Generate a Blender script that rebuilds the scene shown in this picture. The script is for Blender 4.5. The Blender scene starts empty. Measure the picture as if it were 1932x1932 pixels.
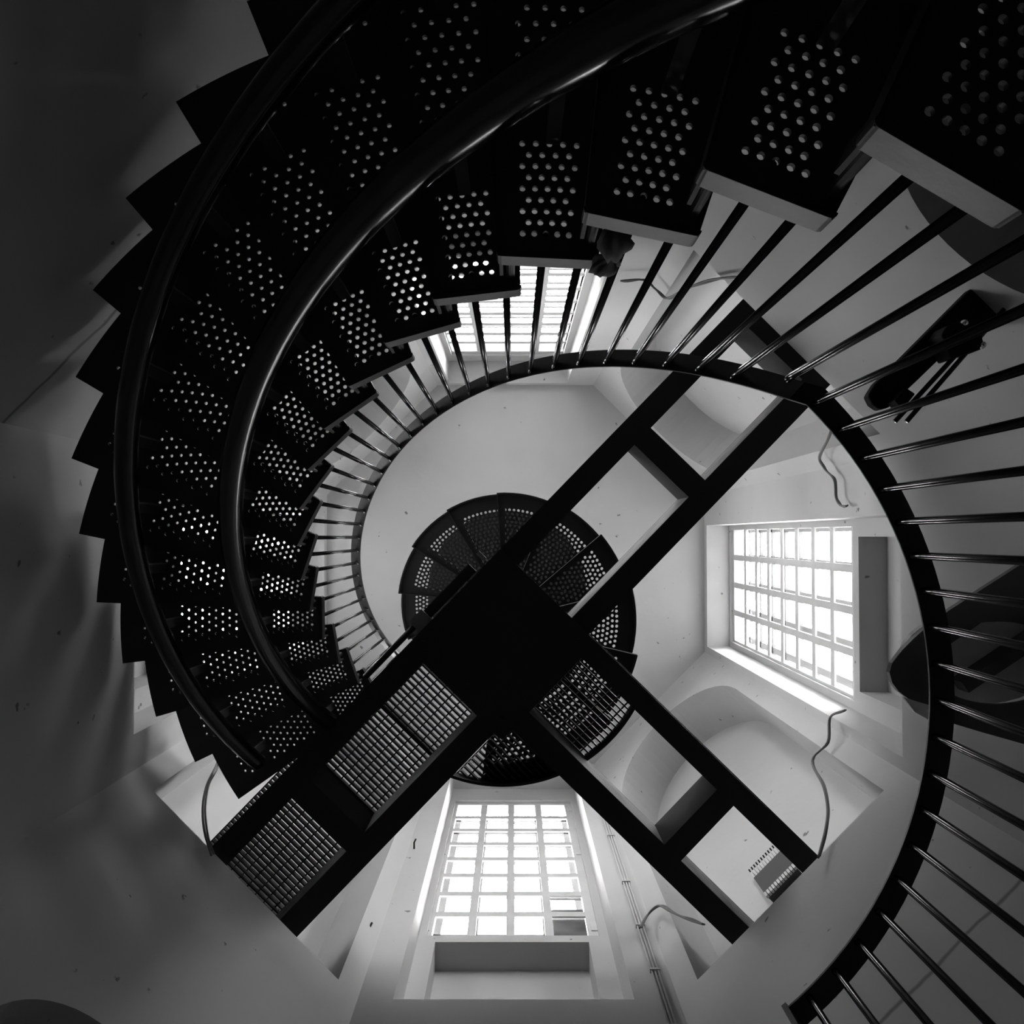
import bpy, bmesh, math, random
from math import sin, cos, pi, hypot, atan2, radians
from mathutils import Vector, Matrix

random.seed(4)
C = bpy.context.scene.collection
# All plan sizes below are in radii of the stair's open eye (0.68 m); heights
# are in 0.6263 m steps measured from the lens, which stands 1.55 m above the floor.
RX, RZ, EYE = 0.68, 0.6263, 1.55
def S(x, y, z): return (x * RX, y * RX, EYE + z * RZ)

# ------------------------------------------------------------ camera
AX, AY = 0.026, 0.402
cam_d = bpy.data.cameras.new('camera'); cam = bpy.data.objects.new('camera', cam_d); C.objects.link(cam)
bpy.context.scene.camera = cam
FPX = 1750.0
cam_d.sensor_width = 36.0; cam_d.sensor_fit = 'HORIZONTAL'; cam_d.lens = 36.0 * FPX / 1932.0
cam_d.clip_start = 0.01; cam_d.clip_end = 200
def aim():
    # zenith appears at pixel (968, 1012); X runs right, Y runs down the picture, Z is up
    d = Vector((2.0, 46.0, FPX)).normalized()          # the zenith in camera axes (x right, y down, z forward)
    z = Vector((0, 0, 1))
    q = z.rotation_difference(d).to_matrix()           # world -> camera(x right, y down, z fwd)
    flip = Matrix(((1, 0, 0), (0, -1, 0), (0, 0, -1)))
    return (flip @ q).transposed()
m = aim().to_4x4(); m.translation = Vector(S(-AX, -AY, 0)); cam.matrix_world = m

# ------------------------------------------------------------ world, light, exposure
w = bpy.data.worlds.new('world'); bpy.context.scene.world = w; w.use_nodes = True
nt = w.node_tree; nt.nodes.clear()
tc = nt.nodes.new('ShaderNodeTexCoord'); sp = nt.nodes.new('ShaderNodeSeparateXYZ')
rp = nt.nodes.new('ShaderNodeValToRGB'); bg = nt.nodes.new('ShaderNodeBackground'); wo = nt.nodes.new('ShaderNodeOutputWorld')
nt.links.new(tc.outputs['Generated'], sp.inputs[0]); nt.links.new(sp.outputs['Z'], rp.inputs[0])
rp.color_ramp.elements[0].position = 0.0; rp.color_ramp.elements[0].color = (.22, .22, .22, 1)
rp.color_ramp.elements[1].position = 0.06; rp.color_ramp.elements[1].color = (1, 1, 1, 1)
nt.links.new(rp.outputs[0], bg.inputs[0]); nt.links.new(bg.outputs[0], wo.inputs[0])
bg.inputs[1].default_value = 40.0
vs = bpy.context.scene.view_settings
vs.view_transform = 'Standard'; vs.look = 'None'; vs.gamma = 1.0; vs.use_curve_mapping = False; vs.exposure = 0.0
bpy.context.scene.cycles.max_bounces = 12; bpy.context.scene.cycles.diffuse_bounces = 8
bpy.context.scene.cycles.transparent_max_bounces = 16

# ------------------------------------------------------------ materials
def mat(name, v, rough=.6, metal=0.0, spec=.5, noise=None, bump=None, extra=None):
    m = bpy.data.materials.new(name); m.use_nodes = True
    n = m.node_tree.nodes; l = m.node_tree.links; b = n['Principled BSDF']
    b.inputs['Base Color'].default_value = (v, v, v, 1); b.inputs['Roughness'].default_value = rough
    b.inputs['Metallic'].default_value = metal; b.inputs['Specular IOR Level'].default_value = spec
    t = n.new('ShaderNodeTexCoord')
    if noise:
        sc, lo, hi, det = noise
        x = n.new('ShaderNodeTexNoise'); x.inputs['Scale'].default_value = sc; x.inputs['Detail'].default_value = det
        l.new(t.outputs['Object'], x.inputs['Vector'])
        r = n.new('ShaderNodeMapRange'); r.inputs['From Min'].default_value = .3; r.inputs['From Max'].default_value = .7
        r.inputs['To Min'].default_value = v * lo; r.inputs['To Max'].default_value = v * hi
        l.new(x.outputs['Fac'], r.inputs['Value'])
        l.new(r.outputs[0], b.inputs['Base Color'])
        m['src'] = r.name
    if bump:
        sc, st, dist = bump
        x = n.new('ShaderNodeTexNoise'); x.inputs['Scale'].default_value = sc; x.inputs['Detail'].default_value = 5
        l.new(t.outputs['Object'], x.inputs['Vector'])
        bp = n.new('ShaderNodeBump'); bp.inputs['Strength'].default_value = st; bp.inputs['Distance'].default_value = dist
        l.new(x.outputs['Fac'], bp.inputs['Height']); l.new(bp.outputs[0], b.inputs['Normal'])
    return m

def plaster(name, v, crack_z=None):
    m = mat(name, v, rough=.75, spec=.25, noise=(1.3, .93, 1.05, 4), bump=(9, .25, .01))
    n = m.node_tree.nodes; l = m.node_tree.links; b = n['Principled BSDF']
    base = n[m['src']]
    t = n.new('ShaderNodeTexCoord')
    # small dark chips and scuffs scattered over the paint
    vo = n.new('ShaderNodeTexNoise'); vo.inputs['Scale'].default_value = 17; vo.inputs['Detail'].default_value = 3
    l.new(t.outputs['Object'], vo.inputs['Vector'])
    cr = n.new('ShaderNodeMapRange'); cr.inputs['From Min'].default_value = .715; cr.inputs['From Max'].default_value = .75
    cr.inputs['To Min'].default_value = 1; cr.inputs['To Max'].default_value = .35
    l.new(vo.outputs['Fac'], cr.inputs['Value'])
    mu = n.new('ShaderNodeMath'); mu.operation = 'MULTIPLY'
    l.new(base.outputs[0], mu.inputs[0]); l.new(cr.outputs[0], mu.inputs[1])
    last = mu
    if crack_z is not None:
        # an old horizontal joint in the plaster, wandering a little
        s = n.new('ShaderNodeSeparateXYZ'); l.new(t.outputs['Object'], s.inputs[0])
        nn = n.new('ShaderNodeTexNoise'); nn.inputs['Scale'].default_value = 6; l.new(t.outputs['Object'], nn.inputs['Vector'])
        a = n.new('ShaderNodeMath'); a.operation = 'MULTIPLY_ADD'; a.inputs[1].default_value = .05
        l.new(nn.outputs['Fac'], a.inputs[0]); l.new(s.outputs['Z'], a.inputs[2])
        su = n.new('ShaderNodeMath'); su.operation = 'SUBTRACT'; su.inputs[1].default_value = crack_z + .025
        l.new(a.outputs[0], su.inputs[0])
        ab = n.new('ShaderNodeMath'); ab.operation = 'ABSOLUTE'; l.new(su.outputs[0], ab.inputs[0])
        mr = n.new('ShaderNodeMapRange'); mr.inputs['From Min'].default_value = .003; mr.inputs['From Max'].default_value = .011
        mr.inputs['To Min'].default_value = .45; mr.inputs['To Max'].default_value = 1; l.new(ab.outputs[0], mr.inputs['Value'])
        m2 = n.new('ShaderNodeMath'); m2.operation = 'MULTIPLY'; l.new(last.outputs[0], m2.inputs[0]); l.new(mr.outputs[0], m2.inputs[1])
        last = m2
    l.new(last.outputs[0], b.inputs['Base Color'])
    return m

WALL = plaster('white_plaster', .46)
WALLC = plaster('white_plaster_with_joint', .46, crack_z=EYE + 4.0 * RZ)
CEIL = plaster('ceiling_plaster', .44)
STEEL = mat('black_painted_steel', .016, rough=.6, spec=.2, bump=(40, .08, .004))
TREADM = mat('dark_tread_steel', .034, rough=.55, spec=.25, noise=(6, .8, 1.3, 3))
PLATEM = mat('worn_tread_end_steel', .026, rough=.42, spec=.3, noise=(7, .6, 1.35, 4), bump=(60, .15, .003))
RAILM = mat('dark_handrail_steel', .030, rough=.42, metal=.3, noise=(8, .6, 1.5, 3))
BALM = mat('dark_baluster_steel', .012, rough=.16, spec=.28)
SPIRALM = mat('spiral_tread_steel', .016, rough=.6, spec=.2)
TUBEM = mat('glossy_dark_tube', .006, rough=.20, spec=.4, noise=(5, .8, 1.3, 3))
WEBM = mat('lit_scuffed_beam_web', .16, rough=.8, noise=(14, .7, 1.2, 5))  # scuffed web, paler than the flanges: light on the inner face painted in
GRATEM = mat('dark_galvanised_grating', .03, rough=.4, metal=.5)
FRAMEM = mat('white_window_paint', .60, rough=.5, noise=(9, .92, 1.04, 4), bump=(30, .2, .004))
BARM = mat('darkened_glazing_bars', .26, rough=.7)  # white bars greyed, backlit shade put into the colour
WOODM = mat('dark_varnished_wood', .07, rough=.4, noise=(5, .6, 1.4, 5))
WOODL = mat('grey_worn_wood', .80, rough=.5, noise=(8, .7, 1.2, 5))
CABLEM = mat('grey_cable_rubber', .12, rough=.6)
CLIPM = mat('light_conduit_paint', .50, rough=.5)
CHROME = mat('chrome', .85, rough=.08, metal=1)
BLACKM = mat('matt_black_casing', .010, rough=.8, spec=.12)
CLOTHM = mat('grey_cloth', .07, rough=.9, noise=(20, .7, 1.3, 4))
DARKGL = mat('dark_covered_pane', .22, rough=.25, noise=(5, .5, 1.6, 2))
STONE = mat('grey_floor_concrete', .05, rough=.8, noise=(3, .8, 1.2, 5))

def glass():
    m = bpy.data.materials.new('thin_window_glass'); m.use_nodes = True
    n = m.node_tree.nodes; l = m.node_tree.links; n.clear()
    o = n.new('ShaderNodeOutputMaterial'); t = n.new('ShaderNodeBsdfTransparent'); g = n.new('ShaderNodeBsdfGlossy')
    t.inputs[0].default_value = (.93, .93, .93, 1); g.inputs['Roughness'].default_value = .03
    mx = n.new('ShaderNodeMixShader'); mx.inputs[0].default_value = .04; l.new(t.outputs[0], mx.inputs[1]); l.new(g.outputs[0], mx.inputs[2])
    l.new(mx.outputs[0], o.inputs['Surface'])
    return m
GLASS = glass()

# ------------------------------------------------------------ mesh helpers
class MB:
    def __init__(s): s.v = []; s.f = []
    def add(s, vs, fs):
        o = len(s.v); s.v += [tuple(p) for p in vs]; s.f += [tuple(i + o for i in f) for f in fs]
    def prism(s, poly, z0, z1):          # plan polygon (R units) extruded in height
        n = len(poly)
        s.add([(x, y, z0) for x, y in poly] + [(x, y, z1) for x, y in poly],
              [tuple(range(n))[::-1], tuple(range(n, 2 * n))] + [(i, (i + 1) % n, n + (i + 1) % n, n + i) for i in range(n)])
    def extr(s, poly, fn, d0, d1):       # polygon in (a, b) extruded along a third axis through fn(a, d, b)
        n = len(poly)
        s.add([fn(a, d0, b) for a, b in poly] + [fn(a, d1, b) for a, b in poly],
              [tuple(range(n))[::-1], tuple(range(n, 2 * n))] + [(i, (i + 1) % n, n + (i + 1) % n, n + i) for i in range(n)])
    def box(s, fn, a0, a1, b0, b1, c0, c1):
        vs = [fn(a, b, c) for a in (a0, a1) for b in (b0, b1) for c in (c0, c1)]
        s.add(vs, [(0, 1, 3, 2), (4, 6, 7, 5), (0, 4, 5, 1), (2, 3, 7, 6), (0, 2, 6, 4), (1, 5, 7, 3)])
    def build(s, name, m, parent=None, smooth=False, metres=False, loc=None, bevel=0):
        me = bpy.data.meshes.new(name)
        vs = s.v if metres else [S(*p) for p in s.v]
        if loc: vs = [(x - loc[0], y - loc[1], z - loc[2]) for x, y, z in vs]
        me.from_pydata(vs, [], s.f); me.update()
        b = bmesh.new(); b.from_mesh(me); bmesh.ops.recalc_face_normals(b, faces=b.faces); b.to_mesh(me); b.free()
        if smooth: me.polygons.foreach_set('use_smooth', [True] * len(me.polygons))
        me.materials.append(m)
        o = bpy.data.objects.new(name, me); C.objects.link(o)
        if loc: o.location = loc
        if parent: o.parent = parent
        if bevel:
            bv = o.modifiers.new('bevel', 'BEVEL'); bv.width = bevel; bv.segments = 2; bv.limit_method = 'ANGLE'
        return o
    def tube(s, pts, r, n=8, cap=True):  # pts and r in metres: use with metres=True
        P = [Vector(p) for p in pts]; rings = []
        up = None
        for i, p in enumerate(P):
            t = (P[min(i + 1, len(P) - 1)] - P[max(i - 1, 0)]).normalized()
            if up is None:
                up = Vector((0, 0, 1)) if abs(t.z) < .9 else Vector((1, 0, 0))
            a = t.cross(up).normalized(); up = a.cross(t).normalized()
            rr = r[i] if isinstance(r, (list, tuple)) else r
            rings.append([tuple(p + a * rr * cos(2 * pi * k / n) + up * rr * sin(2 * pi * k / n)) for k in range(n)])
        vs = [q for ring in rings for q in ring]; fs = []
        for i in range(len(P) - 1):
            for k in range(n):
                fs.append((i * n + k, i * n + (k + 1) % n, (i + 1) * n + (k + 1) % n, (i + 1) * n + k))
        if cap: fs += [tuple(range(n))[::-1], tuple((len(P) - 1) * n + k for k in range(n))]
        s.add(vs, fs)

def thing(name, label, cat, loc=(0, 0, 0), group=None):
    o = bpy.data.objects.new(name, None); C.objects.link(o); o.location = loc; o.empty_display_size = .1
    o['label'] = label; o['category'] = cat
    if group: o['group'] = group
    return o
def tag(o, label, cat, group=None):
    o['label'] = label; o['category'] = cat
    if group: o['group'] = group
    return o
def struct(o, label=None):
    o['kind'] = 'structure'
    if label: o['label'] = label
    return o
def rel(o, parent):                      # keep world placement of a child whose mesh is in world metres
    o.parent = parent; o.matrix_parent_inverse = Matrix.Translation(parent.location).inverted(); return o

def smoothpath(pts, n=6):                # Catmull-Rom through metre points
    P = [Vector(p) for p in pts]; out = []
    for i in range(len(P) - 1):
        a = P[max(i - 1, 0)]; b = P[i]; c = P[i + 1]; d = P[min(i + 2, len(P) - 1)]
        for k in range(n):
            t = k / n
            out.append(.5 * ((2 * b) + (c - a) * t + (2 * a - 5 * b + 4 * c - d) * t * t + (3 * b - a - 3 * c + d) * t ** 3))
    out.append(P[-1]); return out

# ------------------------------------------------------------ tower geometry
W = 2.06; TC = W * math.tan(radians(22.5)); OUT = 2.95; ZL = 5.43; ZT = 11.0; ZB = -EYE / RZ
q = 2 ** -.5
SIDES = {  # outward direction, sideways direction
    'south': ((0, 1), (1, 0)), 'north': ((0, -1), (1, 0)), 'east': ((1, 0), (0, 1)), 'west': ((-1, 0), (0, 1)),
    'southeast': ((q, q), (q, -q)), 'southwest': ((-q, q), (q, q)), 'northeast': ((q, -q), (q, q)), 'northwest': ((-q, -q), (q, -q))}
def frame(side):
    (ox, oy), (sx, sy) = SIDES[side]
    return lambda s, d, z: (ox * d + sx * s, oy * d + sy * s, z)
ST = math.tan(radians(22.5))
# niche (window bay) side limits and centre per cardinal side: a small shift each
BAY = {'south': (-.665, .62), 'north': (-.72, .56), 'east': (-.52, .78), 'west': (-.62, .66)}
HT = {'south': 10.40, 'east': 10.82, 'north': 10.52, 'west': 10.57}
PW = .708                                # half width of the arched recess in each diagonal face
DW = 2.30                                # plane of the window wall inside the bay
for side in SIDES:
    F = frame(side); card = side in BAY
    mb = MB()
    k = OUT * ST
    lower = [(-TC, W), (TC, W), (k, OUT), (-k, OUT)]
    def P(poly): return [F(s, d, 0)[:2] for s, d in poly]
    if card:
        mb.prism(P(lower), ZB, ZL)
        n0, n1 = BAY[side]
        # the piers beside the bay; their outer flank wraps the octagon corner and turns into the recess
        e = TC - PW
        for sg, nn in ((-1, n0), (1, n1)):
            px, py = TC + e * q, W - e * q            # point on the neighbouring diagonal face
            poly = [(nn, W), (sg * TC, W), (sg * px, py), (sg * (px + .9 * q), py + .9 * q), (sg * (px + .9 * q), OUT), (nn, OUT)]
            mb.prism(P(poly), ZL, ZT)
        g0, g1 = n0 + .05, n1 - .06                   # window opening inside the bay
        h0, h1 = n0 + .12, n1 - .14                   # opening of the recess below the sill
        D2, D3 = DW + .14, DW + .19
        mb.box(F, n0, n1, DW, D2, HT[side], ZT)
        mb.box(F, n0, g0, DW, D2, 6.90, HT[side]); mb.box(F, g1, n1, DW, D2, 6.90, HT[side])
        mb.box(F, n0, n1, DW, OUT, 6.79, 6.90)        # sill slab
        mb.box(F, n0, h0, DW, D3, ZL, 6.79); mb.box(F, h1, n1, DW, D3, ZL, 6.79)
        mb.box(F, n0, n1, D3, OUT, ZL - .05, 6.79)    # back of the recess
        mb.box(F, n0, n1, W, DW - .001, 10.86, ZT)
    else:
        if side in ('northeast', 'southwest'):
            ac, az = (.05, 3.05) if side == 'northeast' else (.0, 3.31)
            hw, dd = .42, .5
            ar = [(ac + hw * cos(pi * i / 24), az + hw * 1.05 * sin(pi * i / 24)) for i in range(25)]
            mid = (W + dd) * ST
            for sg in (-1, 1):
                mb.prism(P([(sg * TC, W), (ac + sg * hw, W), (ac + sg * hw, W + dd), (sg * mid, W + dd)]), ZB, az)
            mb.extr(ar[12:] + [(-TC, az), (-TC, ZL), (ac, ZL)], lambda a, d, b: F(a, d, b), W, W + dd)
            mb.extr(ar[:13][::-1] + [(TC, az), (TC, ZL), (ac, ZL)], lambda a, d, b: F(a, d, b), W, W + dd)
            for sg in (-1, 1): mb.prism(P([(sg * TC, W), (sg * mid, W + dd), (sg * TC * .98, W + dd)]), az, ZL)
            mb.prism(P([(-mid, W + dd), (mid, W + dd), (k, OUT), (-k, OUT)]), ZB, ZL)
            mb.box(F, -hw, hw, W, W + dd, ZB, ZB + 1.2)
        else:
            mb.prism(P(lower), ZB, ZL)
        DB = 2.52
        kb = DB + .35
        mb.box(F, -1.2, 1.2, DB, OUT, ZL - .05, ZT)
        arc = [(PW * cos(t), 10.15 + .55 * sin(t)) for t in [pi * i / 20 for i in range(21)]]
        # flattened arch header
        arc = [(s, 9.0 + 1.22 * (1 - min(1, abs(s / PW)) ** 2) ** .5) for s in [PW * cos(pi * i / 24) for i in range(25)]]
        poly = arc + [(-PW, ZT), (PW, ZT)]
        mb.extr(poly, lambda a, d, b: F(a, d, b), W, DB)
    o = mb.build('wall_' + side, WALLC if side in ('southeast', 'northwest') else WALL)
    struct(o)

_e = 2.9 * 2 ** .5 - 2.43
mb = MB(); mb.prism([(2.43, -_e), (2.43, _e), (_e, 2.43), (-_e, 2.43), (-2.43, _e), (-2.43, -_e), (-_e, -2.43), (_e, -2.43)], ZT, ZT + .12)
struct(mb.build('ceiling', CEIL))
mb = MB(); mb.prism([(3.1 * cos(radians(22.5 + 45 * i)), 3.1 * sin(radians(22.5 + 45 * i))) for i in range(8)], ZB - .3, ZB)
struct(mb.build('floor', STONE))

# ------------------------------------------------------------ windows
def window(idx, side, s0, s1, z0, z1, dark=False):
    F = frame(side); D = DW + .03; t = .05
    a0, a1 = s0 - .09, s1 + .09
    mb = MB()
    mb.box(F, a0, s0, D, D + t, z0 - .12, z1 + .1); mb.box(F, s1, a1, D, D + t, z0 - .12, z1 + .1)
    mb.box(F, s0, s1, D, D + t, z1, z1 + .1); mb.box(F, s0, s1, D, D + t, z0 - .12, z0)
    ws = (s1 - s0) / 4; hz = (z1 - z0) / 8
    for i in range(1, 4):
        c = s0 + ws * i; b = .029
        mb.box(F, c - b, c + b, D + .004, D + .022, z0, z1)
    for j in range(1, 8):
        c = z0 + hz * j; b = .044
        mb.box(F, s0, s1, D + .008, D + .022, c - b, c + b)
    o = mb.build('window_%d' % idx, FRAMEM); struct(o)
    # outer lattice of fixed glazing bars a hand's breadth behind the sash
    mb = MB(); D2 = D + .16
    for i in range(0, 5):
        c = s0 + ws * i; mb.box(F, c - .03, c + .03, D2, D2 + .03, z0 - .1, z1 + .1)
    for j in range(0, 9):
        c = z0 + hz * (j - .02); mb.box(F, a0, a1, D2, D2 + .03, c - .022, c + .022)
    mb.build('glazing_bars', BARM, o)
    mb = MB(); mb.box(F, s0 - .01, s1 + .01, D + .022, D + .026, z0 - .01, z1 + .01)
    mb.build('window_glass', GLASS, o)
    for s in (s0 - .085, s1 + .02):
        for z in (z0 + .08, z0 + .52 * (z1 - z0), z1 - .25):
            mb = MB(); mb.box(F, s, s + .065, D - .008, D, z, z + .13); mb.build('hinge', FRAMEM, o, bevel=.002)
    mb = MB(); c = s0 - .1 if side != 'north' else s1 + .06   # thin beading along the reveal
    mb.box(F, c, c + .02, D - .03, D + .02, z0 - .1, z1 + .1); mb.build('beading', FRAMEM, o)
    if dark:
        # two panes covered from outside with dark sheet
        for j, (za, zb) in enumerate(((z0 + .02, z0 + hz - .03), (z0 + hz + .03, z0 + 1.35 * hz), (z0 + 1.82 * hz, z0 + 2 * hz - .03))):
            mb = MB(); mb.box(F, s1 - ws + .03, s1 - .005, D + .03, D + .034, za, zb)
            mb.build('covered_pane', DARKGL, o)
    return o
window(1, 'south', -.585, .495, 6.97, 10.33, True)
window(2, 'east', -.47, .70, 7.02, 10.75)
window(3, 'north', -.66, .50, 6.97, 10.45)
window(4, 'west', -.53, .57, 6.97, 10.5)

# daylight portals just outside the four window openings
for side in BAY:
    F = frame(side); n0, n1 = BAY[side]
    L = bpy.data.lights.new('sky_portal_' + side, 'AREA'); L.shape = 'RECTANGLE'
    L.size = (n1 - n0) * RX; L.size_y = 3.8 * RZ
    L.cycles.is_portal = True
    o = bpy.data.objects.new('sky_portal_' + side, L); C.objects.link(o)
    c = Vector(S(*F((n0 + n1) / 2, DW + .6, 8.7)))
    (ox, oy), _ = SIDES[side]
    zax = Vector((ox, oy, 0)); yax = Vector((0, 0, 1)); xax = yax.cross(zax)
    M = Matrix((xax, yax, zax)).transposed().to_4x4(); M.translation = c; o.matrix_world = M

# ------------------------------------------------------------ helical stair
T0, DT, Z0, DH = -.7627, -.1633, .9288, .2997
def pol(r, a): return (r * cos(a), r * sin(a))
def perforated(mb, r0, r1, a0, a1, z0, z1, rows, cols, hr):
    """sector plate r0..r1, a0..a1 with staggered round holes; rows = list of r, cols(j) = list of angles"""
    bands = []; dr = (rows[1] - rows[0]) / 2
    def quad(ra, rb, aa, ab):
        if rb <= ra: return
        n = max(1, int(abs(ab - aa) / .012))
        for i in range(n):
            x0 = aa + (ab - aa) * i / n; x1 = aa + (ab - aa) * (i + 1) / n
            for z in (z0, z1): mb.add([pol(ra, x0) + (z,), pol(ra, x1) + (z,), pol(rb, x1) + (z,), pol(rb, x0) + (z,)], [(0, 1, 2, 3)])
    quad(r0, rows[0] - dr, a0, a1); quad(rows[-1] + dr, r1, a0, a1)
    N = 16
    for j, r in enumerate(rows):
        cs = cols(j, r)
        if not cs: quad(r - dr, r + dr, a0, a1); continue
        ha = abs(cs[1] - cs[0]) / 2 if len(cs) > 1 else .02
        quad(r - dr, r + dr, a0, cs[0] - ha); quad(r - dr, r + dr, cs[-1] + ha, a1)
        for c in cs:
            vs = []; 
            for z in (z0, z1):
                for k in range(N):
                    t = 2 * pi * k / N; m = max(abs(cos(t)), abs(sin(t)))
                    vs.append(pol(r + dr * cos(t) / m, c + ha * sin(t) / m) + (z,))
                cx, cy = pol(r, c)
                for k in range(N):
                    t = 2 * pi * k / N
                    ex = cos(c) * cos(t) - sin(c) * sin(t); ey = sin(c) * cos(t) + cos(c) * sin(t)
                    vs.append((cx + hr * ex, cy + hr * ey, z))
            fs = []
            for k in range(N):
                k2 = (k + 1) % N
                fs.append((k, k2, N + k2, N + k)); fs.append((2 * N + k2, 2 * N + k, 3 * N + k, 3 * N + k2))
                fs.append((N + k, N + k2, 3 * N + k2, 3 * N + k))
            mb.add(vs, fs)

stair = thing('helical_staircase', 'black steel helical staircase with perforated treads winding up around the open well', 'staircase', S(1.2, -1.2, .9))
def rotz(o, n):
    """place a mesh authored for tread 0 (angle T0, height Z0) at tread n; origin on the tower axis"""
    o.rotation_euler = (0, 0, n * DT); o.location = (0, 0, n * DH * RZ)
A0 = T0; A1 = T0 - .213
mb = MB()
PANELS = ((1.0, 1.30, [1.047 + .0242 * i for i in range(9)], .0235), (1.30, 1.80, [1.432 + .0345 * i for i in range(9)], .0255), (1.80, 2.02, [1.862, 1.897], .0255))
for r0_, r1_, rows, pt in PANELS:
    def cols(j, r, pt=pt):
        st = -.160 if pt < .025 else -.165
        return [A0 + st + pt * i for i in range(5)] if j % 2 == 0 else [A0 + st + pt * (i + .5) for i in range(4)]
    perforated(mb, r0_, r1_, A1, A0, Z0, Z0 + .012, rows, cols, .0066)
# turned-up flanges along both radial edges and the outer end
for a, sg in ((A0, -1), (A1, 1)):
    mb.add([pol(1.0, a) + (Z0,), pol(2.02, a) + (Z0,), pol(2.02, a) + (Z0 + .062,), pol(1.0, a) + (Z0 + .062,),
            pol(1.0, a + sg * .006) + (Z0,), pol(2.02, a + sg * .003) + (Z0,), pol(2.02, a + sg * .003) + (Z0 + .062,), pol(1.0, a + sg * .006) + (Z0 + .062,)],
           [(0, 1, 2, 3), (4, 7, 6, 5), (0, 4, 5, 1), (3, 2, 6, 7), (1, 5, 6, 2), (0, 3, 7, 4)])
def arcstrip(mb, r0, r1, a0, a1, z0, z1, n=6, zf=None):
    for i in range(n):
        b0 = a0 + (a1 - a0) * i / n; b1 = a0 + (a1 - a0) * (i + 1) / n
        d0 = zf(b0) if zf else 0; d1 = zf(b1) if zf else 0
        vs = [pol(r, b) + (z + d,) for b, d in ((b0, d0), (b1, d1)) for r in (r0, r1) for z in (z0, z1)]
        fs = [(0, 4, 6, 2), (1, 3, 7, 5), (0, 1, 5, 4), (2, 6, 7, 3)]
        if i == 0: fs.append((0, 2, 3, 1))
        if i == n - 1: fs.append((4, 5, 7, 6))
        mb.add(vs, fs)
arcstrip(mb, 2.005, 2.02, A1, A0, Z0, Z0 + .062)
tread0 = mb.build('tread', TREADM); tread0.data.transform(Matrix.Identity(4))
tread0.parent = stair; tread0.matrix_parent_inverse = Matrix.Translation(stair.location).inverted()
# inner end plate: straight bar with rounded ends
mb = MB()
c1 = pol(1.0, A1 - .004); c0 = pol(1.0, A0 + .004)
dx, dy = c1[0] - c0[0], c1[1] - c0[1]; L_ = hypot(dx, dy); ux, uy = dx / L_, dy / L_
nx, ny = -uy, ux
if nx * c0[0] + ny * c0[1] < 0: nx, ny = -nx, -ny
def bar(s, o_): return (c0[0] + ux * s + nx * o_, c0[1] + uy * s + ny * o_)
rr = .011
poly = []
for k in range(5): t = pi / 2 * k / 4; poly.append(bar(rr - rr * sin(t) if 0 else rr * (1 - cos(t)), rr * (1 - sin(t))))
for k in range(5): t = pi / 2 * k / 4; poly.append(bar(L_ - rr * (1 - sin(t)), rr * (1 - cos(t))))
poly2 = poly + [bar(L_, .010), bar(0, .010)]
poly2 = [bar(0, .012)] + [bar(rr * (1 - cos(pi / 2 * k / 4)), rr * (1 - sin(pi / 2 * k / 4))) for k in range(5)] + \
        [bar(L_ - rr * (1 - sin(pi / 2 * k / 4)), rr * (1 - cos(pi / 2 * k / 4))) for k in range(5)] + [bar(L_, .012)]
mb.prism(poly2, Z0 - .004, Z0 + .068)
plate0 = mb.build('end_plate', PLATEM, bevel=.0012); plate0.parent = tread0
# spacer post and lug between this tread and the next
mb = MB()
p = pol(1.035, A0 - .186)
mb.prism([(p[0] + .011 * cos(2 * pi * k / 12), p[1] + .011 * sin(2 * pi * k / 12)) for k in range(12)], Z0 + .05, Z0 + DH)
sp0 = mb.build('spacer_post', STEEL, smooth=False); sp0.parent = tread0
mb = MB()
p = [pol(1.0, A0 - .211), pol(1.0, A0 - .203), pol(1.045, A0 - .203), pol(1.045, A0 - .211)]
mb.prism(p, Z0 + .06, Z0 + .16)
lug0 = mb.build('lug', STEEL); lug0.parent = tread0
inv = Matrix.Translation(stair.location).inverted()
for n in range(1, 18):
    if n == 1: t = tread0; 
    else:
        t = tread0.copy(); C.objects.link(t); t.parent = stair; t.matrix_parent_inverse = inv
        for ch in (plate0, sp0, lug0):
            c = ch.copy(); C.objects.link(c); c.parent = t
    rotz(t, n)
def hz(a): return Z0 + (a - T0) / DT * DH      # height of the tread line at angle a
for r, tr, a_end in ((1.258, .049, T0 + DT * 18.3), (1.715, .046, T0 + DT * 17.9)):
    pts = []
    a = T0 + .05
    while a > a_end:
        pts.append(S(*pol(r, a), hz(a + .107) - .33)); a -= .014
    mb = MB(); mb.tube(pts, tr * RX, 28)
    o = mb.build('stringer_tube', TUBEM, smooth=True, metres=True)
    o.parent = stair; o.matrix_parent_inverse = inv
    # saddles that carry each tread on the tube
    for n in range(1, 18):
        am = T0 + DT * n - .107
        m2 = MB(); c = pol(r, am)
        zt = Z0 + DH * n
        m2.prism([pol(r - .018, am - .012), pol(r + .018, am - .012), pol(r + .018, am + .012), pol(r - .018, am + .012)], zt - .25, zt)
        so = m2.build('saddle', TREADM); so.parent = o; 

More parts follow.
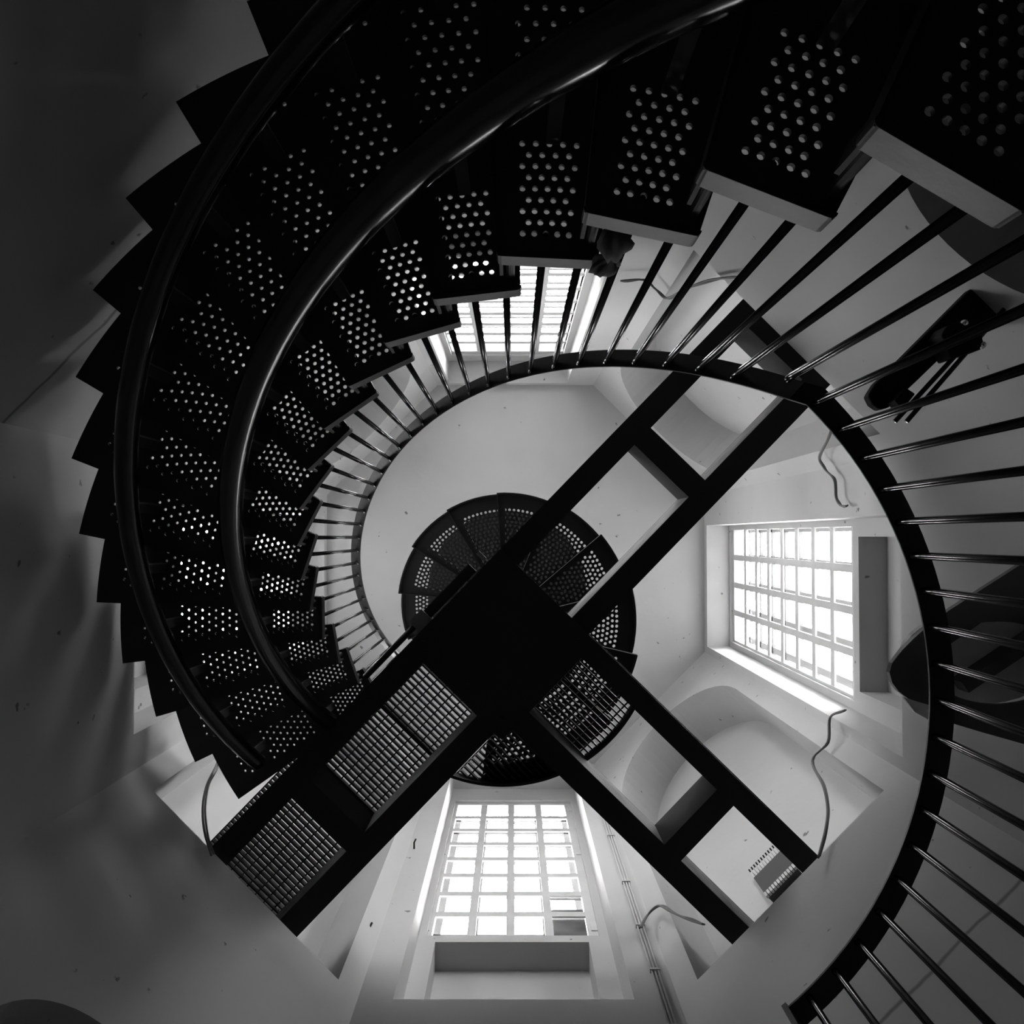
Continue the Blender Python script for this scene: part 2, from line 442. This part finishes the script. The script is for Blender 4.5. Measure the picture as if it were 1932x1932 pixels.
# ------------------------------------------------------------ railing up the flight
rail = thing('stair_railing', 'dark steel railing rising with the helical stair, round balusters and flat handrail', 'railing', S(1.0, -.7, 1.0))
rinv = Matrix.Translation(rail.location).inverted()
HR = 1.56
a_s, a_e = T0 + DT * .42, T0 + DT * 17.7
mb = MB(); n = 150
arcstrip(mb, 1.028, 1.088, a_s, a_e, 0, .014, n, zf=lambda a: hz(a) + HR)
o = mb.build('handrail', RAILM); o.parent = rail; o.matrix_parent_inverse = rinv
def baluster(a, r, z0, z1, parent, pinv):
    x, y = pol(r, a); xi, yi = pol(r - .005, a)
    p = [S(x, y, z0), S(x, y, z1 - .05), S(x, y, z1 - .02), S(xi, yi, z1 - .004), S(*pol(r - .010, a), z1 + .004)]
    m = MB(); m.tube(p, .0098 * RX, 10)
    o = m.build('baluster', BALM, smooth=True, metres=True); o.parent = parent; o.matrix_parent_inverse = pinv
for n in range(1, 18):
    for off in (-.033, -.115):
        a = T0 + DT * n + off
        baluster(a, 1.052, Z0 + DH * n + .03, hz(a) + HR, rail, rinv)

# ------------------------------------------------------------ landing and its level guard rail
land = thing('landing', 'dark steel landing sector beside the lens from which the helical flight starts', 'landing', S(1.5, .2, .9))
linv = Matrix.Translation(land.location).inverted()
mb = MB(); arcstrip(mb, 1.0, 2.05, T0 - .13, T0 + 1.75, Z0 - .02, Z0 + .03, 24)
o = mb.build('deck', TREADM); o.parent = land; o.matrix_parent_inverse = linv
mb = MB(); arcstrip(mb, .985, 1.0, T0 - .13, T0 + 1.75, Z0 - .06, Z0 + .09, 24)
o = mb.build('kick_plate', STEEL); o.parent = land; o.matrix_parent_inverse = linv
guard = thing('guard_railing', 'level curved dark guard railing round the open well at the right, ending in a post', 'railing', S(1.06, .3, .95))
ginv = Matrix.Translation(guard.location).inverted()
ZG = 2.6
mb = MB(); arcstrip(mb, 1.045, 1.108, a_s + .04, .875, ZG, ZG + .008, 40)
o = mb.build('handrail', RAILM); o.parent = guard; o.matrix_parent_inverse = ginv
mb = MB()                                          # short ramp joining the level rail to the rising one
a_j = a_s + .04
v = []
for (a, r0, r1, z) in ((a_j + .0, 1.045, 1.108, ZG), (a_s + .0, 1.028, 1.088, hz(a_s) + HR)):
    for r in (r0, r1):
        for dz in (0, .014): v.append(pol(r, a) + (z + dz,))
mb.add(v, [(0, 1, 3, 2), (4, 6, 7, 5), (0, 4, 5, 1), (2, 3, 7, 6), (0, 2, 6, 4), (1, 5, 7, 3)])
o = mb.build('rail_joint', RAILM); o.parent = guard; o.matrix_parent_inverse = ginv
a = -.867
while a < .83:
    baluster(a, 1.07, Z0 + .02, ZG, guard, ginv); a += .0885
mb = MB(); arcstrip(mb, 1.045, 1.108, .868, .882, Z0, ZG + .03, 1)
o = mb.build('end_post', RAILM); o.parent = guard; o.matrix_parent_inverse = ginv

# ------------------------------------------------------------ steel beams and grating platform
ZBM = 5.75; KB = ZBM / 5.75; CU, CV = -.303, .266
RA = -.015
def uvxy(u, v, kz=KB):
    u2 = CU + (u - CU) * kz; v2 = CV + (v - CV) * kz
    # the frame is turned a hair against the octagon
    return ((u2 + v2) * q, (u2 - v2) * q)
def skew(u, v):  return (u + RA * v, v - RA * u)
def UV(u, v, z): 
    x, y = uvxy(*skew(u, v)); return (x, y, z)
ZTOP = 6.14
def channel(label, along, c0, c1, l0, l1, web, web_m=None, group='steel channel beams'):
    """steel channel: along 'v' (u from c0..c1) or 'u' (v from c0..c1); web at side 'lo'/'hi'"""
    def fn(a, b, z): return UV(a, b, z) if along == 'v' else UV(b, a, z)
    t = .016
    mb = MB()
    mb.box(fn, c0, c1, l0, l1, ZBM, ZBM + .025)
    mb.box(fn, c0, c1, l0, l1, ZTOP - .025, ZTOP)
    cx = fn((c0 + c1) / 2, (l0 + l1) / 2, ZBM); loc = S(*cx)
    root = bpy.data.objects.new('steel_beam', None); C.objects.link(root); root.location = loc
    tag(root, label, 'beam', group)
    o = mb.build('flanges', STEEL); rel(o, root)
    mb = MB()
    if web == 'lo': mb.box(fn, c0, c0 + t, l0, l1, ZBM + .025, ZTOP - .025)
    else: mb.box(fn, c1 - t, c1, l0, l1, ZBM + .025, ZTOP - .025)
    o = mb.build('web', web_m or STEEL); rel(o, root)
    return root
channel('long dark beam nearer the helical stair, running lower left to upper right', 'v', -.30, -.165, -2.48, 2.48, 'hi')
channel('long dark beam farther from the helical stair, its scuffed inner side coloured as lit', 'v', .265, .40, -2.48, 2.48, 'lo', WEBM)
channel('dark beam to the lower right corner, edge nearest the right window', 'u', .045, .17, .40, 2.48, 'lo')
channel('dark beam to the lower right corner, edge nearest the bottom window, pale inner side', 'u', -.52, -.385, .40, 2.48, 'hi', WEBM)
channel('short cross beam tying the upper right pair of beams', 'u', 1.13, 1.265, -.165, .265, 'lo', group='short cross beams')
channel('short cross beam tying the lower right pair of beams', 'v', 1.53, 1.66, -.385, .045, 'lo', group='short cross beams')
channel('short cross beam between the two grating panels at the lower left', 'u', -1.665, -1.52, -.165, .265, 'hi', group='short cross beams')
channel('short end beam closing the upper right pair against the wall recess', 'u', 2.07, 2.17, -.165, .265, 'lo', group='short cross beams')

def boxbeam_plate():
    root = thing('hub_plate', 'large square black steel plate where all the long beams cross', 'steel plate', S(*UV(.08, -.2, ZBM)))
    mb = MB(); mb.box(UV, -.30, .46, -.60, .17, ZBM - .02, ZBM + .0)
    o = mb.build('bottom_plate', STEEL); rel(o, root)
    mb = MB(); mb.box(UV, -.165, .265, -.59, -.57, ZBM, ZTOP); mb.box(UV, -.165, .265, .13, .15, ZBM, ZTOP); mb.box(UV, .43, .45, -.385, .045, ZBM, ZTOP)
    o = mb.build('stiffeners', STEEL); rel(o, root)
    for u in (-.24, .10, .38):
        for v in (-.52, .10):
            mb = MB(); c = UV(u, v, 0)
            mb.prism([(c[0] + .018 * cos(pi / 3 * k), c[1] + .018 * sin(pi / 3 * k)) for k in range(6)], ZBM - .04, ZBM - .02)
            o = mb.build('bolt', STEEL); rel(o, root)
    return root
boxbeam_plate()

def grating(label, u0, u1, v0, v1, clip=None, pitch=.0325, rod=.066):
    root = thing('floor_grating', label, 'grating', S(*UV((u0 + u1) / 2, (v0 + v1) / 2, ZTOP)), 'steel floor gratings')
    mb = MB(); z0, z1 = ZTOP, ZTOP + .055
    def seg(fn, a0, a1, c, w, z0, z1): mb.box(fn, a0, a1, c - w / 2, c + w / 2, z0, z1)
    n = int(round((v1 - v0) / pitch))
    for i in range(n + 1):
        v = v0 + (v1 - v0) * i / n
        a, b = u0, u1
        if clip: 
            ab = clip('v', v)
            if not ab: continue
            a, b = max(a, ab[0]), min(b, ab[1])
            if b - a < .02: continue
        mb.box(lambda s, t, z: UV(s, t, z), a, b, v - .0045, v + .0045, z0, z1)
    o = mb.build('bearing_bars', GRATEM); rel(o, root)
    mb = MB(); n = int(round((u1 - u0) / rod))
    for i in range(n + 1):
        u = u0 + (u1 - u0) * i / n
        a, b = v0, v1
        if clip:
            ab = clip('u', u)
            if not ab: continue
            a, b = max(a, ab[0]), min(b, ab[1])
            if b - a < .02: continue
        mb.box(lambda s, t, z: UV(s, t, z), u - .004, u + .004, a, b, z0 + .030, z0 + .046)
    o = mb.build('cross_rods', GRATEM); rel(o, root)
    return root
grating('steel grating panel at the lower left end against the wall corner', -.325, .30, -2.48, -1.60)
gs = grating('steel grating panel between lower left cross beam and the hub, seamed in the middle', -.28, .30, -1.55, -.61)
mb = MB(); mb.box(UV, -.28, .30, -1.035, -1.015, ZTOP, ZTOP + .055); rel(mb.build('seam_bar', GRATEM), gs)
# round platform, part disc at the foot of the small spiral
GC = (.062, -.191)                       # platform centre in true (u, v)
GR = .915
def inv_uv(u, v):                         # true (u, v) -> frame numbers
    a = CU + (u - CU) / KB; b = CV + (v - CV) / KB
    return (a - RA * b, b + RA * a)
gu, gv = inv_uv(*GC); gr = GR / KB
def circ(ax, c):
    if ax == 'v':
        d = gr * gr - (c - gv) ** 2
        if d <= 0: return None
        return (gu - d ** .5, gu + d ** .5)
    d = gr * gr - (c - gu) ** 2
    if d <= 0: return None
    return (gv - d ** .5, gv + d ** .5)
gp = grating('part-round steel grating platform at the foot of the small spiral stair', .46, 1.1, -1.1, .10, circ)
mb = MB()
cx, cy = (GC[0] + GC[1]) * q, (GC[0] - GC[1]) * q
pts = []
th0 = atan2(cy, cx)
for i in range(61):
    a = radians(26 + 86 * i / 60)
    pts.append(a)
for i in range(60):
    a, b = pts[i], pts[i + 1]
    vs_ = [(cx + r * cos(t), cy + r * sin(t), z) for t in (a, b) for r in (GR - .012, GR + .005) for z in (ZTOP - .06, ZTOP + .06)]
    mb.add(vs_, [(0, 4, 6, 2), (1, 3, 7, 5), (0, 1, 5, 4), (2, 6, 7, 3)] + ([(0, 2, 3, 1)] if i == 0 else []) + ([(4, 5, 7, 6)] if i == 59 else []))
o = mb.build('rim', STEEL); rel(o, gp)

# ------------------------------------------------------------ small spiral stair above the platform
sp_root = thing('small_spiral_stair', 'small black spiral stair with wedge treads round a central column, above the beam crossing', 'staircase', S(cx, cy, ZTOP))
mb = MB(); mb.prism([(cx + .09 * cos(2 * pi * k / 24), cy + .09 * sin(2 * pi * k / 24)) for k in range(24)], ZTOP, ZT - .03)
o = mb.build('column', STEEL); rel(o, sp_root)
SA, SD, SZ, SH = radians(44.3), -radians(26.8), 6.77, .270
mb = MB(); w_ = radians(31)
srows = [.20 + .031 * i for i in range(20)]
def scols(j, r):
    n = max(2, int((w_ - .10) * r / .034)); st = (w_ - .10) / n
    base = -w_ + .05 + st / 2
    return [base + st * (i + (.0 if j % 2 else .5)) for i in range(n if j % 2 else n - 1)]
perforated(mb, .085, .92, -w_, 0, 0, .010, srows, scols, .0105)
arcstrip(mb, .91, .922, -w_, 0, -.03, .04, 8)
for a, sg in ((0, -1), (-w_, 1)):
    mb.add([pol(.085, a) + (-.03,), pol(.92, a) + (-.03,), pol(.92, a) + (.04,), pol(.085, a) + (.04,),
            pol(.085, a + sg * .02) + (-.03,), pol(.92, a + sg * .008) + (-.03,), pol(.92, a + sg * .008) + (.04,), pol(.085, a + sg * .02) + (.04,)],
           [(0, 1, 2, 3), (4, 7, 6, 5), (0, 4, 5, 1), (3, 2, 6, 7), (1, 5, 6, 2), (0, 3, 7, 4)])
mb.v = [(x, y, z - EYE / RZ) for x, y, z in mb.v]    # keep the origin on the column at tread level
st0 = mb.build('tread', SPIRALM)
st0.parent = sp_root
for k in range(-2, 15):
    t = st0 if k == -2 else st0.copy()
    if k > -2: C.objects.link(t); t.parent = sp_root
    wl = Vector(S(cx, cy, SZ + SH * k))
    t.location = wl - Vector(sp_root.location); t.rotation_euler = (0, 0, SA + SD * k)
mb = MB(); mb.prism([(cx + .86 * cos(2 * pi * k / 48), cy + .86 * sin(2 * pi * k / 48)) for k in range(48)], ZT - .03, ZT)
o = mb.build('ceiling_hatch', STEEL); tag(o, 'round dark hatch cover in the ceiling above the small spiral stair', 'hatch')

# ------------------------------------------------------------ helpers to place small things at a place seen on a wall
def onwall(px, py, side, d):
    """point where the sight line of a picture spot meets the wall plane at distance d"""
    (ox, oy), _ = SIDES[side]
    dx, dy, dz = px - 968.0, py - 1012.0, 1900.0
    dn = dx * ox + dy * oy
    cn = -(AX * ox + AY * oy)
    t = (d - cn) / dn
    return (-AX + dx * t, -AY + dy * t, dz * t)
def clear(px, py, d=2.0):
    """where a sight line reaches the octagon a little inside the plaster"""
    best = None
    for sd in SIDES:
        (ox, oy), _ = SIDES[sd]
        dn = (px - 968.0) * ox + (py - 1012.0) * oy
        if dn <= 0: continue
        t = (d + AX * ox + AY * oy) / dn
        if best is None or t < best: best = t
    return (-AX + (px - 968.0) * best, -AY + (py - 1012.0) * best, 1900.0 * best)
def cable(name, label, pts, r=.0046, m=CABLEM, twin=False):
    P = smoothpath([S(*p) for p in pts])
    mb = MB(); mb.tube(P, r, 8)
    if twin: mb.tube([p + Vector((r * 1.6, r * .9 * sin(i * .7), r * 1.2)) for i, p in enumerate(P)], r * .8, 8)
    o = mb.build(name, m, smooth=True, metres=True); tag(o, label, 'cable'); return o
cable('cable', 'grey twin cable hanging from the right window bay down into the lower right recess',
      [clear(1590, 1338), clear(1562, 1352), clear(1557, 1398), clear(1528, 1432),
       clear(1548, 1478), clear(1556, 1520), clear(1552, 1560), clear(1538, 1612)], twin=True)
cable('cable', 'grey twin cable above the right window, hanging from the upper right recess',
      [clear(1578, 785), clear(1562, 830), clear(1546, 862), clear(1556, 884),
       clear(1574, 905), clear(1577, 938), clear(1585, 953), clear(1597, 955)], twin=True)
cable('cable', 'grey cable looping from the bottom wall conduits into the lower right recess',
      [clear(1204, 1742), clear(1216, 1722), clear(1238, 1701), clear(1262, 1712),
       clear(1296, 1727), clear(1322, 1735)], twin=True)
cable('cable', 'grey twin cable sagging inside the lower left recess beside the stair',
      [clear(384, 1385), clear(392, 1402), clear(412, 1425), clear(412, 1440), clear(394, 1478),
       clear(387, 1520), clear(391, 1565), clear(404, 1608)], twin=True)
cable('cable', 'thin dark cable draped across the upper right corner behind the balusters',
      [clear(1172, 527), clear(1214, 525), clear(1238, 542), clear(1258, 560),
       clear(1290, 545), clear(1338, 526), clear(1400, 519)], twin=True)
# conduits on the bottom wall
root = thing('cable_conduits', 'bundle of three thin painted conduits running up the pier right of the bottom window', 'conduit', S(*onwall(1200, 1750, 'south', 2.03)))
for k in range(3):
    mb = MB(); o_ = (k - 1) * .019
    z_a, z_b = 4.6, 9.6
    s_ = .775 + o_
    mb.tube([S(s_, 2.06 - .012, z_a), S(s_, 2.06 - .012, z_b)], .0042, 8)
    rel(mb.build('conduit', CLIPM, smooth=True, metres=True), root)
for z in (5.1, 5.75, 6.4, 7.2, 8.3):
    mb = MB(); mb.box(lambda a, b, c: (a, b, c), .745, .805, 2.035, 2.06, z, z + .015); rel(mb.build('clip', CLIPM), root)

# terminal strip in the lower right recess
def terminal():
    c = onwall(1462, 1645, 'southeast', 2.50); F = frame('southeast')
    s0 = c[0] * q - c[1] * q; z0 = c[2]
    root = thing('terminal_block', 'dark terminal block with rows of pale cable clips in the lower right recess', 'terminal block', S(*c))
    z0 = c[2]
    mb = MB(); mb.box(F, s0 - .13, s0 + .13, 2.44, 2.517, z0 - .22, z0 + .10); rel(mb.build('housing', mat('dark_grey_plastic', .05, .6)), root)
    for i in range(12):
        s = s0 - .125 + .25 * i / 11
        mb = MB(); mb.box(F, s - .007, s + .007, 2.455, 2.49, z0 + .10, z0 + .26); rel(mb.build('clip', CLIPM), root)
        mb = MB(); mb.box(F, s - .008, s + .008, 2.43, 2.45, z0 - .26, z0 - .20); rel(mb.build('clip', CLIPM), root)
    for i in range(12):
        s = s0 - .125 + .25 * i / 11
        mb = MB(); mb.box(F, s - .006, s + .004, 2.452, 2.47, z0 + .24, z0 + .29); rel(mb.build('screw', BLACKM), root)
terminal()

# hooks and nails in the plaster
for (px, py, side, lab) in ((783, 1596, 'south', 'small dark wall hook left of the bottom window'),
                            (700, 1757, 'south', 'small bent nail low on the pier left of the bottom window')):
    c = onwall(px, py, side, 2.06)
    mb = MB(); P = [S(c[0], c[1] + .01, c[2]), S(c[0], c[1] - .05, c[2]), S(c[0] + .008, c[1] - .06, c[2] + .05)]
    mb.tube(P, .0045, 8); o = mb.build('wall_hook', BLACKM, smooth=True, metres=True); tag(o, lab, 'hook')

# cloth tied under the third tread from the right
def rag():
    mb = MB(); nseg = 36
    th = -1.405
    vs_ = []
    prof = [(0, .010), (.02, .022), (.05, .030), (.085, .028), (.12, .018), (.14, .010), (.15, .009), (.165, .020), (.19, .027), (.22, .025), (.25, .017), (.262, .003)]
    zb = Z0 + DH * 3 + .075
    for i, (h, r) in enumerate(prof):
        for k in range(nseg):
            t = 2 * pi * k / nseg
            f = 1 + .20 * sin(6 * t + i * .30) + .12 * sin(11 * t - i * .45) + .10 * sin(3 * t + i * .8)
            x, y = pol(1.005 - .02 * sin(h * 9), th + .012 * sin(h * 14))
            vs_.append((x + r * f * cos(t), y + r * f * sin(t) * .8, zb + h + .012 * sin(4 * t + i)))
    fs = []
    for i in range(len(prof) - 1):
        for k in range(nseg): fs.append((i * nseg + k, i * nseg + (k + 1) % nseg, (i + 1) * nseg + (k + 1) % nseg, (i + 1) * nseg + k))
    fs += [tuple(range(nseg))[::-1], tuple((len(prof) - 1) * nseg + k for k in range(nseg))]
    mb.add(vs_, fs)
    o = mb.build('tied_cloth', CLOTHM, smooth=True); tag(o, 'crumpled grey cloth knotted above a tread end on the helical stair', 'cloth')
rag()

# ------------------------------------------------------------ black lamp with arm at the upper right
def at(px, py, z):
    return ((px - 968.0) * z / 1900.0 - AX, (py - 1012.0) * z / 1900.0 - AY, z)
def lampthing():
    z = 3.6
    root = thing('wall_spotlight', 'black box lamp on a thin metal arm at the upper right wall', 'lamp', S(*at(1800, 640, z)))
    def pr(name, pts, z0, z1, m, bv=0):
        mb = MB(); mb.prism([at(x, y, z0)[:2] for x, y in pts], z0, z1)
        rel(mb.build(name, m, bevel=bv), root)
    pr('housing', [(1640, 746), (1655, 722), (1693, 686), (1832, 547), (1990, 400), (2060, 450), (1990, 560), (1880, 618), (1785, 668), (1735, 716), (1680, 768), (1662, 772), (1648, 762)], z, z + .06, BLACKM, .006)
    pr('bracket', [(1780, 630), (1792, 612), (1830, 600), (1856, 620), (1862, 655), (1800, 675)], z - .12, z, BLACKM, .004)
    for (x, y) in ((1828, 606), (1862, 648)):
        c = at(x, y, z - .14); mb = MB()
        for i in range(5):
            pass
        ring = []
        n = 16
        vs_ = []; prof = [(.013, 0), (.013, -.012), (.011, -.022), (.007, -.029), (.0, -.031)]
        for r, h in prof[:-1]:
            for k in range(n): vs_.append((c[0] + r * cos(2 * pi * k / n), c[1] + r * sin(2 * pi * k / n), c[2] + .03 + h))
        vs_.append((c[0], c[1], c[2] + .03 + prof[-1][1]))
        fs = [tuple(range(n))]
        for i in range(3):
            for k in range(n): fs.append((i * n + k, i * n + (k + 1) % n, (i + 1) * n + (k + 1) % n, (i + 1) * n + k))
        for k in range(n): fs.append((3 * n + k, 3 * n + (k + 1) % n, 4 * n))
        mb.add(vs_, fs); rel(mb.build('screw', CHROME, smooth=True), root)
    for (a, b) in (((1690, 795), (1880, 590)), ((1712, 795), (1905, 575))):
        mb = MB(); mb.tube([S(*at(*a, z - .06)), S(*at(*b, z - .06))], .006, 8)
        rel(mb.build('arm', BALM, smooth=True, metres=True), root)
    pr('arm_clamp', [(1690, 755), (1712, 730), (1730, 742), (1706, 772)], z - .08, z, BLACKM, .003)
lampthing()

# ------------------------------------------------------------ curved wooden hood on the right wall
def hood():
    z = 3.9
    root = thing('wooden_hood', 'dark curved wooden casing with round cut-out, jutting from the wall below the right window', 'casing', S(*at(1760, 1270, z)))
    top = [(1675, 1268), (1680, 1250), (1700, 1225), (1722, 1203), (1745, 1183), (1790, 1150), (1850, 1112), (1932, 1060), (1990, 1030)]
    low = [(1990, 1420), (1932, 1403), (1850, 1380), (1790, 1362), (1750, 1335), (1712, 1318), (1692, 1303), (1680, 1287)]
    outer = top + low
    hole = [(1766, 1256, )]
    # face with an oval cut-out
    cx_, cy_ = 1880, 1250; rx_, ry_ = 132, 78; N = 40
    def ray(t):
        best = None; dx, dy = cos(t), sin(t)
        m_ = len(outer)
        for i in range(m_):
            x0, y0 = outer[i]; x1, y1 = outer[(i + 1) % m_]
            ex, ey = x1 - x0, y1 - y0; den = dx * ey - dy * ex
            if abs(den) < 1e-9: continue
            s_ = ((x0 - cx_) * ey - (y0 - cy_) * ex) / den; u_ = ((x0 - cx_) * dy - (y0 - cy_) * dx) / den
            if s_ > 0 and -1e-6 <= u_ <= 1 + 1e-6 and (best is None or s_ < best): best = s_
        return (cx_ + dx * best, cy_ + dy * best)
    angs = sorted([2 * pi * i / N for i in range(N)] + [atan2(y - cy_, x - cx_) % (2 * pi) for x, y in outer])
    N = len(angs)
    vs_ = []
    z1 = z + .035
    for zz in (z, z1):
        for t in angs:
            p = ray(t); vs_.append((at(*p, z)[0], at(*p, z)[1], zz))
        for t in angs:
            k = min(1, 1.0); x = cx_ + rx_ * cos(t); y = cy_ + ry_ * sin(t)
            vs_.append((at(x, y, z)[0], at(x, y, z)[1], zz))
    fs = []
    for k in range(N):
        k2 = (k + 1) % N
        fs += [(k, k2, N + k2, N + k), (2 * N + k2, 2 * N + k, 3 * N + k, 3 * N + k2), (k, 2 * N + k, 2 * N + k2, k2), (N + k, N + k2, 3 * N + k2, 3 * N + k)]
    mb = MB(); mb.add(vs_, fs); rel(mb.build('rim', WOODM), root)
    mb = MB(); mb.prism([at(cx_ + 1.15 * rx_ * cos(2 * pi * k / 36), cy_ + 1.15 * ry_ * sin(2 * pi * k / 36), z)[:2] for k in range(36)], z + .16, z + .20)
    rel(mb.build('panel', WOODL), root)
    for a, b, w_2 in (((1790, 1215), (1960, 1100), 9), ((1830, 1300), (1990, 1195), 12)):
        mb = MB(); dx, dy = b[0] - a[0], b[1] - a[1]; l_ = hypot(dx, dy); nx_, ny_ = -dy / l_ * w_2, dx / l_ * w_2
        mb.prism([at(a[0] + nx_, a[1] + ny_, z)[:2], at(b[0] + nx_, b[1] + ny_, z)[:2], at(b[0] - nx_, b[1] - ny_, z)[:2], at(a[0] - nx_, a[1] - ny_, z)[:2]], z + .06, z + .16)
        rel(mb.build('slat', WOODM), root)
    # worn lower edge strip
    strip = [(1700, 1313), (1725, 1322), (1752, 1330), (1790, 1340), (1790, 1366), (1750, 1357), (1722, 1342)]
    mb = MB(); mb.prism([at(x, y, z - .03)[:2] for x, y in strip], z - .03, z); rel(mb.build('edge_strip', WOODL), root)
hood()

# control box and clip on the long beam
def ballast():
    root = thing('cable_tray', 'slim dark cable tray with end box fixed along the long beam beside the hub', 'cable tray', S(*UV(-.33, -.2, ZBM)))
    mb = MB(); mb.box(UV, -.37, -.31, -.45, -.02, ZBM + .02, ZBM + .08); rel(mb.build('tray', STEEL), root)
    mb = MB(); mb.box(UV, -.385, -.30, -.49, -.39, ZBM - .01, ZBM + .10); rel(mb.build('end_box', mat('grey_box_paint', .12, .5)), root)
    mb = MB(); mb.box(UV, -.38, -.32, .05, .075, ZBM + .02, ZBM + .06); rel(mb.build('bracket', mat('grey_bracket_paint', .2, .5)), root)
    mb = MB(); mb.tube([S(*UV(-.345, -.49, ZBM + .05)), S(*UV(-.345, -.9, ZBM + .05))], .012, 10); rel(mb.build('pipe', STEEL, smooth=True, metres=True), root)
ballast()
